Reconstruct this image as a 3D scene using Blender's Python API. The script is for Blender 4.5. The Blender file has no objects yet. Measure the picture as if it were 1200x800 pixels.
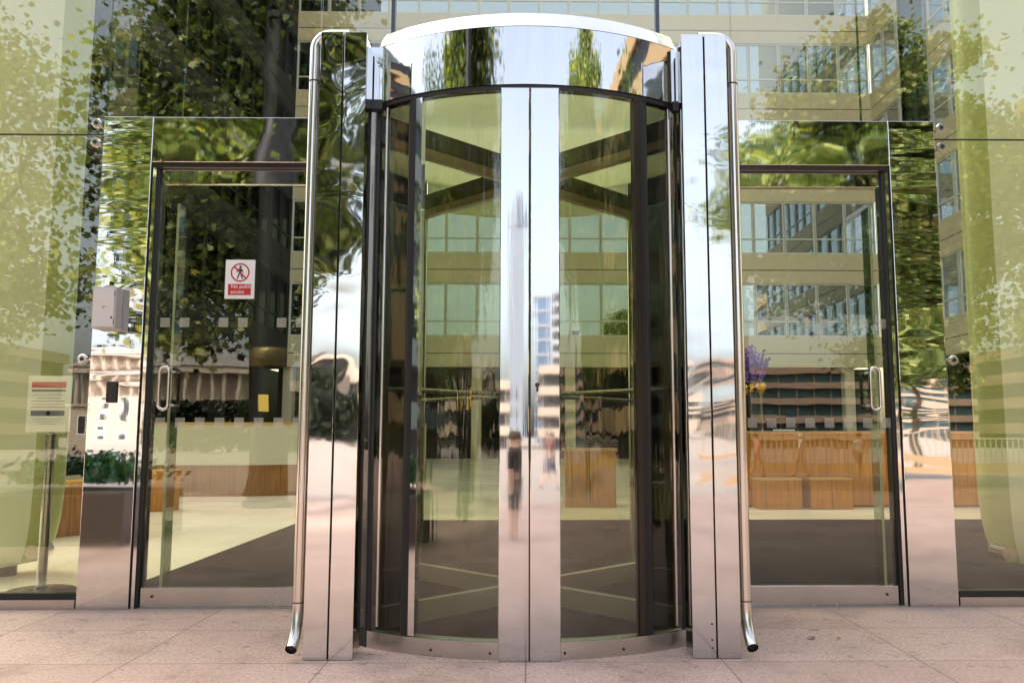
import bpy, math, random
import numpy as np
from mathutils import Vector, Matrix
R = math.radians
sin, cos, pi = math.sin, math.cos, math.pi
scene = bpy.context.scene
col = scene.collection

# ------------------------------------------------------------------ materials
MATS = {}
class NT:
    """tiny wrapper round a material's node tree"""
    def __init__(s, name):
        s.m = bpy.data.materials.new(name); s.m.use_nodes = True
        s.t = s.m.node_tree; s.t.nodes.clear()
        s.out = s.n('ShaderNodeOutputMaterial')
        MATS[name] = s.m
    def n(s, kind, **kw):
        nd = s.t.nodes.new(kind)
        for k, v in kw.items(): setattr(nd, k, v)
        return nd
    def l(s, a, b): s.t.links.new(a, b)
    def math(s, op, a, b=None, c=None, clamp=False):
        nd = s.n('ShaderNodeMath', operation=op, use_clamp=clamp)
        for i, v in enumerate((a, b, c)):
            if v is None: continue
            if isinstance(v, (int, float)): nd.inputs[i].default_value = v
            else: s.l(v, nd.inputs[i])
        return nd.outputs[0]
    def noise(s, vec, scale, detail=3, rough=.5, dist=0.):
        nd = s.n('ShaderNodeTexNoise')
        nd.inputs['Scale'].default_value = scale; nd.inputs['Detail'].default_value = detail
        nd.inputs['Roughness'].default_value = rough; nd.inputs['Distortion'].default_value = dist
        s.l(vec, nd.inputs['Vector']); return nd.outputs['Fac']
    def obj(s, scale=(1, 1, 1), loc=(0, 0, 0), rot=(0, 0, 0)):
        tc = s.n('ShaderNodeTexCoord'); mp = s.n('ShaderNodeMapping')
        mp.inputs['Scale'].default_value = scale; mp.inputs['Location'].default_value = loc
        mp.inputs['Rotation'].default_value = rot
        s.l(tc.outputs['Object'], mp.inputs['Vector']); return mp.outputs[0]
    def ramp(s, fac, stops):
        nd = s.n('ShaderNodeValToRGB'); cr = nd.color_ramp
        while len(cr.elements) > len(stops): cr.elements.remove(cr.elements[-1])
        while len(cr.elements) < len(stops): cr.elements.new(.5)
        for e, (p, c) in zip(cr.elements, stops):
            e.position = p; e.color = (*c, 1) if len(c) == 3 else c
        s.l(fac, nd.inputs[0]); return nd.outputs[0]
    def mixc(s, fac, a, b, mode='MIX'):
        nd = s.n('ShaderNodeMix', data_type='RGBA', blend_type=mode)
        for sock, v in ((nd.inputs[0], fac), (nd.inputs[6], a), (nd.inputs[7], b)):
            if isinstance(v, (int, float)): sock.default_value = v
            elif isinstance(v, tuple): sock.default_value = (*v, 1)
            else: s.l(v, sock)
        return nd.outputs[2]
    def bump(s, h, dist=.01, strength=1.):
        nd = s.n('ShaderNodeBump'); nd.inputs['Distance'].default_value = dist
        nd.inputs['Strength'].default_value = strength
        s.l(h, nd.inputs['Height']); return nd.outputs[0]
    def pbr(s, color, rough=.5, metal=0., normal=None, spec=.5, coat=0.):
        p = s.n('ShaderNodeBsdfPrincipled')
        for k, v in (('Base Color', color), ('Roughness', rough), ('Metallic', metal)):
            if isinstance(v, tuple): p.inputs[k].default_value = (*v, 1)
            elif isinstance(v, (int, float)): p.inputs[k].default_value = v
            else: s.l(v, p.inputs[k])
        p.inputs['Specular IOR Level'].default_value = spec
        p.inputs['Coat Weight'].default_value = coat
        if normal is not None: s.l(normal, p.inputs['Normal'])
        s.l(p.outputs[0], s.out.inputs[0]); return p

def plain(name, c, rough=.5, metal=0., var=.12, scale=6., spec=.5, bump=0.):
    t = NT(name); v = t.obj()
    f = t.noise(v, scale, 5, .6)
    a = tuple(min(1, x * (1 + var)) for x in c); b = tuple(x * (1 - var) for x in c)
    t.pbr(t.mixc(f, b, a), rough, metal, t.bump(f, bump) if bump else None, spec)
    return t.m

def steel(name, c=(.60, .602, .608), rough=.05, wave=(1, 1, 1), dist=.0, scale=1., rot=(0, 0, 0), fine=.00004, dirty=True, calm=0.):
    """polished stainless sheet, gently oil-canned"""
    t = NT(name); v = t.obj(wave, rot=rot)
    h = t.noise(v, scale, 1.5, .4, .4)
    v2 = t.obj((1, 1, .05)); g = t.noise(v2, 60, 3)
    hh = t.math('MULTIPLY_ADD', g, fine / max(dist, 1e-5), h) if dist > 0 else h
    tc = t.n('ShaderNodeTexCoord'); sp = t.n('ShaderNodeSeparateXYZ'); t.l(tc.outputs['Object'], sp.inputs[0])
    low = t.math('MULTIPLY_ADD', sp.outputs[2], -1.1, 1.0, clamp=True)
    if dist > 0 and calm: hh = t.math('MULTIPLY', hh, t.math('MULTIPLY_ADD', sp.outputs[2], 1 / calm, -.45, clamp=True))
    n2 = t.noise(t.obj(), 5, 6, .7)
    sm = t.math('MULTIPLY', t.math('SUBTRACT', t.noise(t.obj(), 3.1, 7, .72), .52, clamp=True), .10)
    rr = t.math('ADD', sm, t.math('MULTIPLY_ADD', t.math('MULTIPLY', low, n2), .13 if dirty else .02, rough))
    dr = t.noise(t.obj((9, 9, .7)), 2.2, 5, .7); st_ = t.math('MULTIPLY', t.math('SUBTRACT', dr, .50, clamp=True), 1.1)
    t.pbr(t.mixc(t.math('MAXIMUM', t.math('MULTIPLY', low, n2), st_), c, tuple(x * .74 for x in c)), rr, 1.0,
          t.bump(hh, dist) if dist > 0 else None)
    return t.m

def glass(name, tint, r0=.11, wave=None, dist=0., scale=1., smear=.0, sheen=(.97, .98, .97)):
    """a pane: tinted see-through plus a mirror share that grows towards grazing angles"""
    t = NT(name)
    tr = t.n('ShaderNodeBsdfTransparent'); tr.inputs[0].default_value = (*tint, 1)
    gl = t.n('ShaderNodeBsdfGlossy'); gl.inputs['Color'].default_value = (*sheen, 1); gl.inputs['Roughness'].default_value = smear
    lw = t.n('ShaderNodeLayerWeight'); lw.inputs['Blend'].default_value = .5
    f = t.math('POWER', lw.outputs['Facing'], 4.0)
    f = t.math('MULTIPLY_ADD', f, 1 - r0, r0, clamp=True)
    if wave:
        h = t.noise(t.obj(wave), scale, 2, .5, .3)
        t.l(t.bump(h, dist), gl.inputs['Normal'])
    mx = t.n('ShaderNodeMixShader'); t.l(f, mx.inputs[0]); t.l(tr.outputs[0], mx.inputs[1]); t.l(gl.outputs[0], mx.inputs[2])
    t.l(mx.outputs[0], t.out.inputs[0]); return t.m

def frosted(name, c, alpha):
    t = NT(name); tr = t.n('ShaderNodeBsdfTransparent'); d = t.n('ShaderNodeBsdfDiffuse'); d.inputs[0].default_value = (*c, 1)
    tl = t.n('ShaderNodeBsdfTranslucent'); tl.inputs[0].default_value = (*c, 1)
    a = t.n('ShaderNodeAddShader'); 
    m0 = t.n('ShaderNodeMixShader'); m0.inputs[0].default_value = .5
    t.l(d.outputs[0], m0.inputs[1]); t.l(tl.outputs[0], m0.inputs[2])
    mx = t.n('ShaderNodeMixShader'); mx.inputs[0].default_value = alpha
    t.l(tr.outputs[0], mx.inputs[1]); t.l(m0.outputs[0], mx.inputs[2]); t.l(mx.outputs[0], t.out.inputs[0]); return t.m

def emit(name, c, s):
    t = NT(name); e = t.n('ShaderNodeEmission'); e.inputs[0].default_value = (*c, 1); e.inputs[1].default_value = s
    t.l(e.outputs[0], t.out.inputs[0]); return t.m

def wood(name, a, b):
    t = NT(name); v = t.obj((14, 14, 1.2)); f = t.noise(v, 2.2, 6, .6, 1.0)
    sp = t.n('ShaderNodeSeparateXYZ'); tc = t.n('ShaderNodeTexCoord'); t.l(tc.outputs['Object'], sp.inputs[0])
    d = t.math('FRACT', t.math('MULTIPLY', t.math('ADD', sp.outputs[0], t.math('MULTIPLY', sp.outputs[1], .6)), 3.3))
    j = t.math('LESS_THAN', d, .03)
    c = t.ramp(f, [(.3, b), (.7, a)])
    t.pbr(t.mixc(t.math('MULTIPLY', j, .7), c, tuple(x * .3 for x in b)), .35, 0, spec=.4); return t.m

def paving(name):
    t = NT(name)
    tc = t.n('ShaderNodeTexCoord'); sp = t.n('ShaderNodeSeparateXYZ'); t.l(tc.outputs['Object'], sp.inputs[0])
    u = t.math('DIVIDE', sp.outputs[0], .885); w = t.math('DIVIDE', t.math('ADD', sp.outputs[1], .54), .65)
    du = t.math('ABSOLUTE', t.math('SUBTRACT', u, t.math('ROUND', u))); dw = t.math('ABSOLUTE', t.math('SUBTRACT', w, t.math('ROUND', w)))
    j = t.math('MAXIMUM', t.math('LESS_THAN', du, .0042), t.math('LESS_THAN', dw, .0052))
    cb = t.n('ShaderNodeCombineXYZ'); t.l(t.math('FLOOR', u), cb.inputs[0]); t.l(t.math('FLOOR', w), cb.inputs[1])
    wn = t.n('ShaderNodeTexWhiteNoise'); t.l(cb.outputs[0], wn.inputs[0])
    v = t.obj()
    sp1 = t.noise(v, 105, 2, .65); sp2 = t.noise(v, 46, 3, .75); big = t.noise(v, 1.3, 5, .65); mid = t.noise(v, 6, 6, .75)
    c = t.ramp(sp1, [(.36, (.13, .10, .09)), (.45, (.43, .33, .295)), (.56, (.53, .415, .37)), (.64, (.80, .71, .65))])
    c2 = t.ramp(sp2, [(.36, (.27, .19, .165)), (.48, (.52, .41, .365)), (.60, (.72, .61, .55))])
    c = t.mixc(.45, c, c2)
    c = t.mixc(.30, c, (.44, .335, .285))
    c = t.mixc(1., c, (1.10, 1.0, .925), 'MULTIPLY')
    c = t.mixc(t.math('MULTIPLY', wn.outputs[0], .45), c, (.38, .25, .20))
    stain = t.ramp(big, [(.33, (.66, .63, .61)), (.50, (1, 1, 1))])
    c = t.mixc(.8, c, stain, 'MULTIPLY')
    st2 = t.ramp(mid, [(.34, (.62, .58, .55)), (.45, (1, 1, 1))])
    c = t.mixc(.55, c, st2, 'MULTIPLY')
    dl = t.math('MULTIPLY_ADD', sp.outputs[1], 7.0, 1.15, clamp=True)          # paving darkens unevenly along the sills
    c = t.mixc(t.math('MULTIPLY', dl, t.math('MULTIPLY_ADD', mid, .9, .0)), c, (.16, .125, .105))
    gum = t.noise(t.obj(), 2.7, 1, .5); gm = t.math('GREATER_THAN', t.noise(t.obj(), 13, 0), .765)
    c = t.mixc(t.math('MULTIPLY', gm, .45), c, (.16, .13, .12))
    c = t.mixc(t.math('MULTIPLY', j, .62), c, (.085, .065, .055))
    h = t.math('SUBTRACT', t.math('MULTIPLY', sp2, .25), j)
    t.pbr(c, t.math('MULTIPLY_ADD', sp2, .2, .5), 0, t.bump(h, .003, .6), .35); return t.m

def leafmat(name, dark, mid, light):
    t = NT(name); at = t.n('ShaderNodeAttribute', attribute_name='tone')
    c = t.ramp(at.outputs['Fac'], [(0, dark), (.55, mid), (1, light)])
    d = t.n('ShaderNodeBsdfPrincipled'); t.l(c, d.inputs['Base Color']); d.inputs['Roughness'].default_value = .42
    tl = t.n('ShaderNodeBsdfTranslucent'); t.l(t.mixc(1., c, (1.0, 1.0, .35), 'MULTIPLY'), tl.inputs[0])
    g = t.n('ShaderNodeMixShader'); g.inputs[0].default_value = .36
    t.l(d.outputs[0], g.inputs[1]); t.l(tl.outputs[0], g.inputs[2]); t.l(g.outputs[0], t.out.inputs[0]); return t.m

ST_POST = steel('polished_steel_rippled', c=(.76, .755, .745), rough=.022, wave=(.45, 1.0, 2.6), scale=1.7, dist=.0115, rot=(0, R(14), 0), calm=1.3)
ST_HEAD = steel('polished_steel_header', c=(.76, .755, .745), rough=.03, wave=(2.2, 1, 1.2), scale=1.0, dist=.006)
ST_PYL = steel('polished_steel_pylon', c=(.74, .735, .725), rough=.03, wave=(2.0, 1, 2.2), scale=1.3, dist=.013, rot=(0, R(-28), 0), calm=1.2)
ST_PYR = steel('polished_steel_calm', rough=.035, wave=(1.3, 1, 2.6), scale=1.3, dist=.0065, rot=(0, R(12), 0), calm=.8)
ST_BAND = steel('polished_steel_band', rough=.03, wave=(7, 7, .5), scale=1.5, dist=.0016, dirty=False)
ST_STILE = steel('polished_steel_stile', rough=.03, wave=(9, 9, .5), scale=1.4, dist=.0003)
ST_TUBE = steel('brushed_steel_tube', c=(.66, .62, .57), rough=.16, dist=0)
ST_TRIM = steel('satin_steel_trim', c=(.62, .585, .55), rough=.19, wave=(1, 1, 1), scale=4, dist=.002)
ST_DARK = plain('dark_bronze_metal', (.045, .036, .03), .28, .6, .2)
BLACK = plain('black_rubber', (.012, .012, .012), .45, 0, .2)
GL_WALL = glass('facade_glass', (.915, .915, .79), .10)
GL_DOOR = glass('door_glass', (.89, .89, .76), .058, wave=(1, 1, 1), dist=.0006, scale=2.0)
GL_LEFT = glass('left_door_glass', (.89, .90, .78), .078, wave=(1, 1, 1), dist=.0006, scale=2.0)
GL_CURVE = glass('curved_door_glass', (.84, .85, .72), .070, wave=(11, 11, .8), dist=.0032, scale=1.6)
GL_SIDE = glass('smoked_curved_glass', (.44, .44, .36), .06, wave=(11, 11, .8), dist=.004, scale=1.6)
GL_WING = glass('wing_glass', (.93, .94, .87), .015)
GL_FIN = glass('glass_fin', (.45, .52, .42), .12)
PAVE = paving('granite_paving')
def terrazzo(name):
    t = NT(name); tc = t.n('ShaderNodeTexCoord'); sp = t.n('ShaderNodeSeparateXYZ'); t.l(tc.outputs['Object'], sp.inputs[0])
    js = []
    for k, w_ in ((0, 1.2), (1, 1.2)):
        u = t.math('DIVIDE', sp.outputs[k], w_); js.append(t.math('LESS_THAN', t.math('ABSOLUTE', t.math('SUBTRACT', u, t.math('ROUND', u))), .004))
    j = t.math('MAXIMUM', js[0], js[1]); v = t.obj(); f = t.noise(v, 40, 4, .7); g = t.noise(v, .7, 4)
    c = t.ramp(f, [(.35, (.66, .63, .50)), (.55, (.82, .79, .65))]); c = t.mixc(.35, c, t.ramp(g, [(.3, (.7, .68, .6)), (.6, (1, 1, 1))]), 'MULTIPLY')
    t.pbr(t.mixc(t.math('MULTIPLY', j, .5), c, (.35, .32, .24)), t.math('MULTIPLY_ADD', g, .2, .10), 0, spec=.5); return t.m
CREAM = terrazzo('cream_terrazzo')
MAT = plain('charcoal_matting', (.007, .0068, .007), .9, 0, .5, 70, .05, .004)
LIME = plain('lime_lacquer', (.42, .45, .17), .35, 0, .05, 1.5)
LIME_LIT = plain('lit_lime_lacquer', (.74, .76, .56), .35, 0, .04, 1.5)
OAK = wood('oiled_oak', (.54, .22, .02), (.33, .12, .008))
BEIGE = plain('beige_counter_front', (.58, .53, .38), .5, 0, .06)
WHITE = plain('white_paint', (.80, .80, .78), .45, 0, .03)
STONE = plain('buff_stone_cladding', (.70, .61, .42), .6, 0, .08, .8)
STONEJ = plain('dark_joint', (.05, .045, .04), .7)
FRAME = plain('pale_window_frame', (.72, .72, .68), .4)
ROOMDARK = plain('dark_room_lining', (.05, .045, .035), .8)
GL_WIN = glass('office_window_glass', (.40, .42, .46), .42, sheen=(.80, .90, 1.0))
GL_DARK = glass('dark_curtain_wall_glass', (.10, .12, .09), .03, sheen=(.03, .035, .03))
CEILGLOW = frosted('daylight_passing_ceiling', (.88, .92, .70), .75)
FROST = frosted('frosted_film', (.80, .78, .70), .40)
BARK = plain('plane_tree_bark', (.06, .047, .032), .85, 0, .45, 9, .2, .02)
LEAF = leafmat('plane_leaves', (.010, .022, .006), (.16, .24, .05), (.66, .70, .26))
LEAF2 = leafmat('paler_plane_leaves', (.03, .07, .014), (.15, .22, .06), (.46, .52, .20))
SHRUB = leafmat('shrub_leaves', (.006, .03, .012), (.015, .07, .028), (.04, .13, .05))

# ------------------------------------------------------------------ mesh helpers
class MB:
    def __init__(s): s.v = []; s.f = []
    def quad(s, *p):
        i = len(s.v); s.v += [tuple(q) for q in p]; s.f.append(tuple(range(i, i + len(p)))); return s
    def box(s, x0, x1, y0, y1, z0, z1):
        i = len(s.v)
        s.v += [(x, y, z) for z in (z0, z1) for y in (y0, y1) for x in (x0, x1)]
        for f in ((0, 2, 3, 1), (4, 5, 7, 6), (0, 1, 5, 4), (2, 6, 7, 3), (0, 4, 6, 2), (1, 3, 7, 5)):
            s.f.append(tuple(i + k for k in f))
        return s
    def bar(s, a, b, w, h, up=(0, 0, 1)):
        """box along a-b, w wide sideways and h along up"""
        a, b = Vector(a), Vector(b); d = (b - a).normalized(); u = Vector(up); sd = d.cross(u).normalized(); u = sd.cross(d).normalized()
        i = len(s.v)
        for p in (a, b):
            for sx, sz in ((-1, -1), (1, -1), (1, 1), (-1, 1)):
                s.v.append(tuple(p + sd * (w / 2 * sx) + u * (h / 2 * sz)))
        for f in ((0, 1, 2, 3), (7, 6, 5, 4), (0, 4, 5, 1), (1, 5, 6, 2), (2, 6, 7, 3), (3, 7, 4, 0)):
            s.f.append(tuple(i + k for k in f))
        return s
    def tube(s, pts, r, n=14, caps=(True, True)):
        pts = [Vector(p) for p in pts]; rr = r if isinstance(r, (list, tuple)) else [r] * len(pts)
        i = len(s.v); side = None
        for k, p in enumerate(pts):
            d = (pts[min(k + 1, len(pts) - 1)] - pts[max(k - 1, 0)]).normalized()
            if side is None:
                side = d.cross(Vector((0, 0, 1)) if abs(d.z) < .9 else Vector((1, 0, 0))).normalized()
            else:
                side = (side - d * side.dot(d)).normalized()
            o = d.cross(side)
            for a in range(n):
                an = 2 * pi * a / n
                s.v.append(tuple(p + (side * cos(an) + o * sin(an)) * rr[k]))
        for k in range(len(pts) - 1):
            for a in range(n):
                b = (a + 1) % n
                s.f.append((i + k * n + a, i + k * n + b, i + (k + 1) * n + b, i + (k + 1) * n + a))
        if caps[0]: s.f.append(tuple(i + a for a in range(n - 1, -1, -1)))
        if caps[1]: s.f.append(tuple(i + (len(pts) - 1) * n + a for a in range(n)))
        return s
    def lathe(s, prof, cx, cy, n=32):
        i = len(s.v)
        for (r, z) in prof:
            for a in range(n): s.v.append((cx + r * cos(2 * pi * a / n), cy + r * sin(2 * pi * a / n), z))
        for k in range(len(prof) - 1):
            for a in range(n):
                b = (a + 1) % n
                s.f.append((i + k * n + a, i + k * n + b, i + (k + 1) * n + b, i + (k + 1) * n + a))
        s.f.append(tuple(i + a for a in range(n - 1, -1, -1))); s.f.append(tuple(i + (len(prof) - 1) * n + a for a in range(n)))
        return s
    def arc(s, prof, cx, cy, a0, a1, n=40):
        """sweeps a closed (r,z) profile round a vertical axis; angle 0 points to -Y, positive to +X"""
        i = len(s.v); m = len(prof)
        for k in range(n + 1):
            a = a0 + (a1 - a0) * k / n
            for (r, z) in prof: s.v.append((cx + r * sin(a), cy - r * cos(a), z))
        for k in range(n):
            for j in range(m):
                q = (j + 1) % m
                s.f.append((i + k * m + j, i + (k + 1) * m + j, i + (k + 1) * m + q, i + k * m + q))
        s.f.append(tuple(i + j for j in range(m))); s.f.append(tuple(i + n * m + j for j in range(m - 1, -1, -1)))
        return s
    def prism(s, poly, z0, z1):
        i = len(s.v); n = len(poly)
        s.v += [(x, y, z0) for x, y in poly] + [(x, y, z1) for x, y in poly]
        s.f.append(tuple(i + k for k in range(n - 1, -1, -1))); s.f.append(tuple(i + n + k for k in range(n)))
        for k in range(n):
            q = (k + 1) % n; s.f.append((i + k, i + q, i + n + q, i + n + k))
        return s
    def mesh(s, name):
        m = bpy.data.meshes.new(name); m.from_pydata(s.v, [], s.f); m.update(); return m
    def build(s, name, mat, parent=None, smooth=False, bevel=0., fix=True):
        m = s.mesh(name)
        if fix:
            import bmesh
            b = bmesh.new(); b.from_mesh(m); bmesh.ops.recalc_face_normals(b, faces=b.faces); b.to_mesh(m); b.free()
        o = link(name, m, mat, parent)
        if smooth:
            for p in m.polygons: p.use_smooth = True
            try: m.set_sharp_from_angle(angle=R(35))
            except Exception: pass
        if bevel:
            bv = o.modifiers.new('soft_edge', 'BEVEL'); bv.width = bevel; bv.segments = 2; bv.limit_method = 'ANGLE'
        return o

def world_loc(o):
    v = Vector((0, 0, 0))
    while o is not None:
        v += o.matrix_parent_inverse.translation + Vector(o.location); o = o.parent
    return v
def adopt(o, parent):
    """parent without moving (unrotated, unscaled parents)"""
    if parent is not None:
        w = world_loc(parent); o.parent = parent; o.matrix_parent_inverse = Matrix.Translation(-w)
def link(name, mesh, mat, parent=None):
    o = bpy.data.objects.new(name, mesh); col.objects.link(o)
    if mat is not None: mesh.materials.append(mat)
    adopt(o, parent); return o
def tag(o, label=None, cat=None, group=None, kind=None):
    if label: o['label'] = label
    if cat: o['category'] = cat
    if group: o['group'] = group
    if kind: o['kind'] = kind
    return o
def thing(name, label, cat, loc=(0, 0, 0), group=None):
    o = bpy.data.objects.new(name, None); col.objects.link(o); o.location = loc; o.empty_display_size = .1
    return tag(o, label, cat, group)
def text(name, body, size, loc, mat, parent, rot=(pi / 2, 0, 0), align='CENTER'):
    c = bpy.data.curves.new(name, 'FONT'); c.body = body; c.size = size; c.align_x = align; c.align_y = 'CENTER'; c.extrude = .0004
    o = bpy.data.objects.new(name, c); col.objects.link(o)
    m = bpy.data.meshes.new_from_object(o.evaluated_get(bpy.context.evaluated_depsgraph_get())); bpy.data.objects.remove(o)
    m.materials.clear(); m.materials.append(mat); o = bpy.data.objects.new(name, m); col.objects.link(o)
    m.transform(Matrix.Translation(loc) @ Matrix.Rotation(rot[0], 4, 'X'))
    adopt(o, parent); return o

# ------------------------------------------------------------------ ground
EDGE = -10.5                                   # the upper terrace stops here, four steps lead down
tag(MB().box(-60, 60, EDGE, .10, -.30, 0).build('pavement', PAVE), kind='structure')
LOWG = plain('lower_plaza_paving', (.27, .225, .19), .7, 0, .15, .6)
st = MB()
for k in range(3):
    st.box(-60, 60, EDGE - .38 * (k + 1), EDGE - .38 * k, -.9, -.16 * (k + 1))
tag(st.build('steps', plain('shaded_step_stone', (.30, .24, .22), .7, 0, .15)), kind='structure')
LZ = -.60
g = MB().quad((-900, -1200, LZ), (900, -1200, LZ), (900, EDGE - .5, LZ), (-900, EDGE - .5, LZ))
tag(g.build('ground', LOWG), kind='structure')
tag(MB().box(-10.5, 15.8, .10, 32, -.30, .004).build('lobby_floor', CREAM), kind='structure')

# ------------------------------------------------------------------ matting inside
tag(MB().box(-2.62, 8.2, .14, 5.1, .004, .016).build('entrance_matting', MAT), 'wide charcoal entrance matting on the cream lobby floor', 'door mat')

# ------------------------------------------------------------------ revolving door
CX, CY, RD = 0.008, .13, 1.29
rd = thing('revolving_door', 'large stainless steel and glass revolving door between the two tall steel pylons', 'revolving door', (CX, CY, 0))
A = R(36.4)
MB().lathe([(1.27, .001), (1.27, .018)], CX, CY, 64).build('floor_mat', MAT, rd)
# canopy: fascia band, sloping rim, dark seal, ceiling made translucent to let daylight in
band = MB().arc([(RD + .012, 2.692), (RD + .012, 2.985), (RD - .03, 2.985), (RD - .03, 2.692)], CX, CY, -A, A, 64).build('canopy_band', ST_BAND, rd, True)
MB().arc([(RD + .008, 2.988), (RD - .038, 3.078), (RD - .048, 3.066), (RD - .03, 2.988)], CX, CY, -A, A, 64).build('canopy_rim', ST_BAND, rd, True)
MB().arc([(RD + .0125, 2.9852), (RD + .0125, 2.9878), (RD - .03, 2.9878), (RD - .03, 2.9852)], CX, CY, -A, A, 64).build('rim_joint', ST_DARK, rd, True)
MB().arc([(RD + .004, 2.670), (RD + .004, 2.690), (RD - .045, 2.690), (RD - .045, 2.670)], CX, CY, -A, A, 64).build('seal', BLACK, rd, True)
for sg in (-1, 1):
    MB().arc([(RD, 2.70), (RD, 3.0), (RD - .03, 3.0), (RD - .03, 2.70)], CX, CY, sg * (A + R(.8)), sg * R(143), 48).build('canopy_side', ST_DARK, rd, True)
MB().arc([(RD, 2.70), (RD, 3.0), (RD - .03, 3.0), (RD - .03, 2.70)], CX, CY, R(143.5), R(216.5), 40).build('canopy_band', ST_BAND, rd, True)
MB().lathe([(RD - .04, 2.90), (RD - .04, 2.915)], CX, CY, 64).build('ceiling', CEILGLOW, rd)
for sg in (-1, 1):       # short flat cheeks joining drum and pylon
    x1 = sg * .735 + CX; x0 = sg * .80
    cheek = MB(); cheek.bar(((x0 + x1) / 2 + sg * .012, -.955, 2.692), ((x0 + x1) / 2 + sg * .012, -.955, 2.97), .085, .02, up=(0, 1, 0))
    cheek.build('canopy_cheek', ST_PYR, rd)
    MB().box(min(x0, x1), max(x0, x1), -.98, -.93, 2.64, 2.688).build('cheek_seal', BLACK, rd)
# fixed side walls
for sg in (-1, 1):
    sw = MB().arc([(RD - .01, .085), (RD - .01, 2.69), (RD - .022, 2.69), (RD - .022, .085)], CX, CY, sg * R(27.8), sg * A, 14).build('fixed_side_glass', GL_SIDE, rd, True)
    MB().arc([(RD - .01, .085), (RD - .01, 2.69), (RD - .022, 2.69), (RD - .022, .085)], CX, CY, sg * (A + R(1.2)), sg * R(142), 50).build('curved_side_wall', GL_SIDE, rd, True)
    for an, w, m in ((A + R(.5), .035, BLACK), (R(27.2), .022, BLACK), (R(90), .05, ST_DARK), (R(142.5), .05, ST_TRIM)):
        x, y = CX + (RD - .015) * sin(sg * an), CY - (RD - .015) * cos(an)
        MB().lathe([(w * .55, 0), (w * .55, 2.70)], x, y, 14).build('post', m, rd, True)
    MB().lathe([(.012, .1), (.012, 2.669)], CX + sg * (RD - .02) * sin(A - R(2.2)), CY - (RD - .02) * cos(A - R(2.2)), 10).build('post', ST_TRIM, rd, True)
    # kick plate below the fixed and sliding leaves
    MB().arc([(RD + .004, .0), (RD + .004, .078), (RD - .05, .083), (RD - .05, .0)], CX, CY, sg * R(5.2), sg * A, 40).build('kick_plate', ST_TRIM, rd, True)
    for an in (R(7.5), R(20)):
        x, y = CX + (RD + .006) * sin(sg * an), CY - (RD + .006) * cos(an)
        MB().tube([(x, y + .004, .03), (x, y - .003, .03)], .006, 10).build('screw', BLACK, rd)
    MB().arc([(RD, .0), (RD, .078), (RD - .04, .078), (RD - .04, .0)], CX, CY, sg * (A + R(1)), sg * R(142), 40).build('kick_plate', ST_DARK, rd, True)
# two curved sliding leaves that meet in the middle
for sg in (-1, 1):
    gp = MB().arc([(RD - .002, .083), (RD - .002, 2.669), (RD - .014, 2.669), (RD - .014, .083)], CX, CY, sg * R(5.4), sg * R(24.6), 28).build('curved_leaf_glass', GL_CURVE, rd, True)
    x0, x1 = (-.124, .0145) if sg < 0 else (.0185, .158)
    s_ = MB().box(x0, x1, -1.185, -1.145, .0, 2.668).build('meeting_stile', ST_STILE, rd, bevel=.004)
    MB().arc([(RD + .006, .083), (RD + .006, 2.669), (RD - .03, 2.669), (RD - .03, .083)], CX, CY, sg * R(23.9), sg * R(25.4), 3).build('edge_stile', ST_STILE if sg < 0 else ST_DARK, rd)
    MB().arc([(RD + .004, .083), (RD + .004, 2.669), (RD - .03, 2.669), (RD - .03, .083)], CX, CY, sg * R(25.5), sg * R(26.6), 3).build('edge_gasket', BLACK, rd)
MB().box(.0148, .0182, -1.175, -1.15, 0, 2.655).build('meeting_gasket', BLACK, rd)
lk = MB().lathe([(.011, 0), (.011, .005)], 0, 0, 16)
lk.v = [(.052 + x, -1.186 - z, 1.236 + y) for x, y, z in lk.v]
lk.box(.047, .057, -1.190, -1.185, 1.205, 1.232)
lk.build('lock', ST_DARK, rd)
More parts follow.
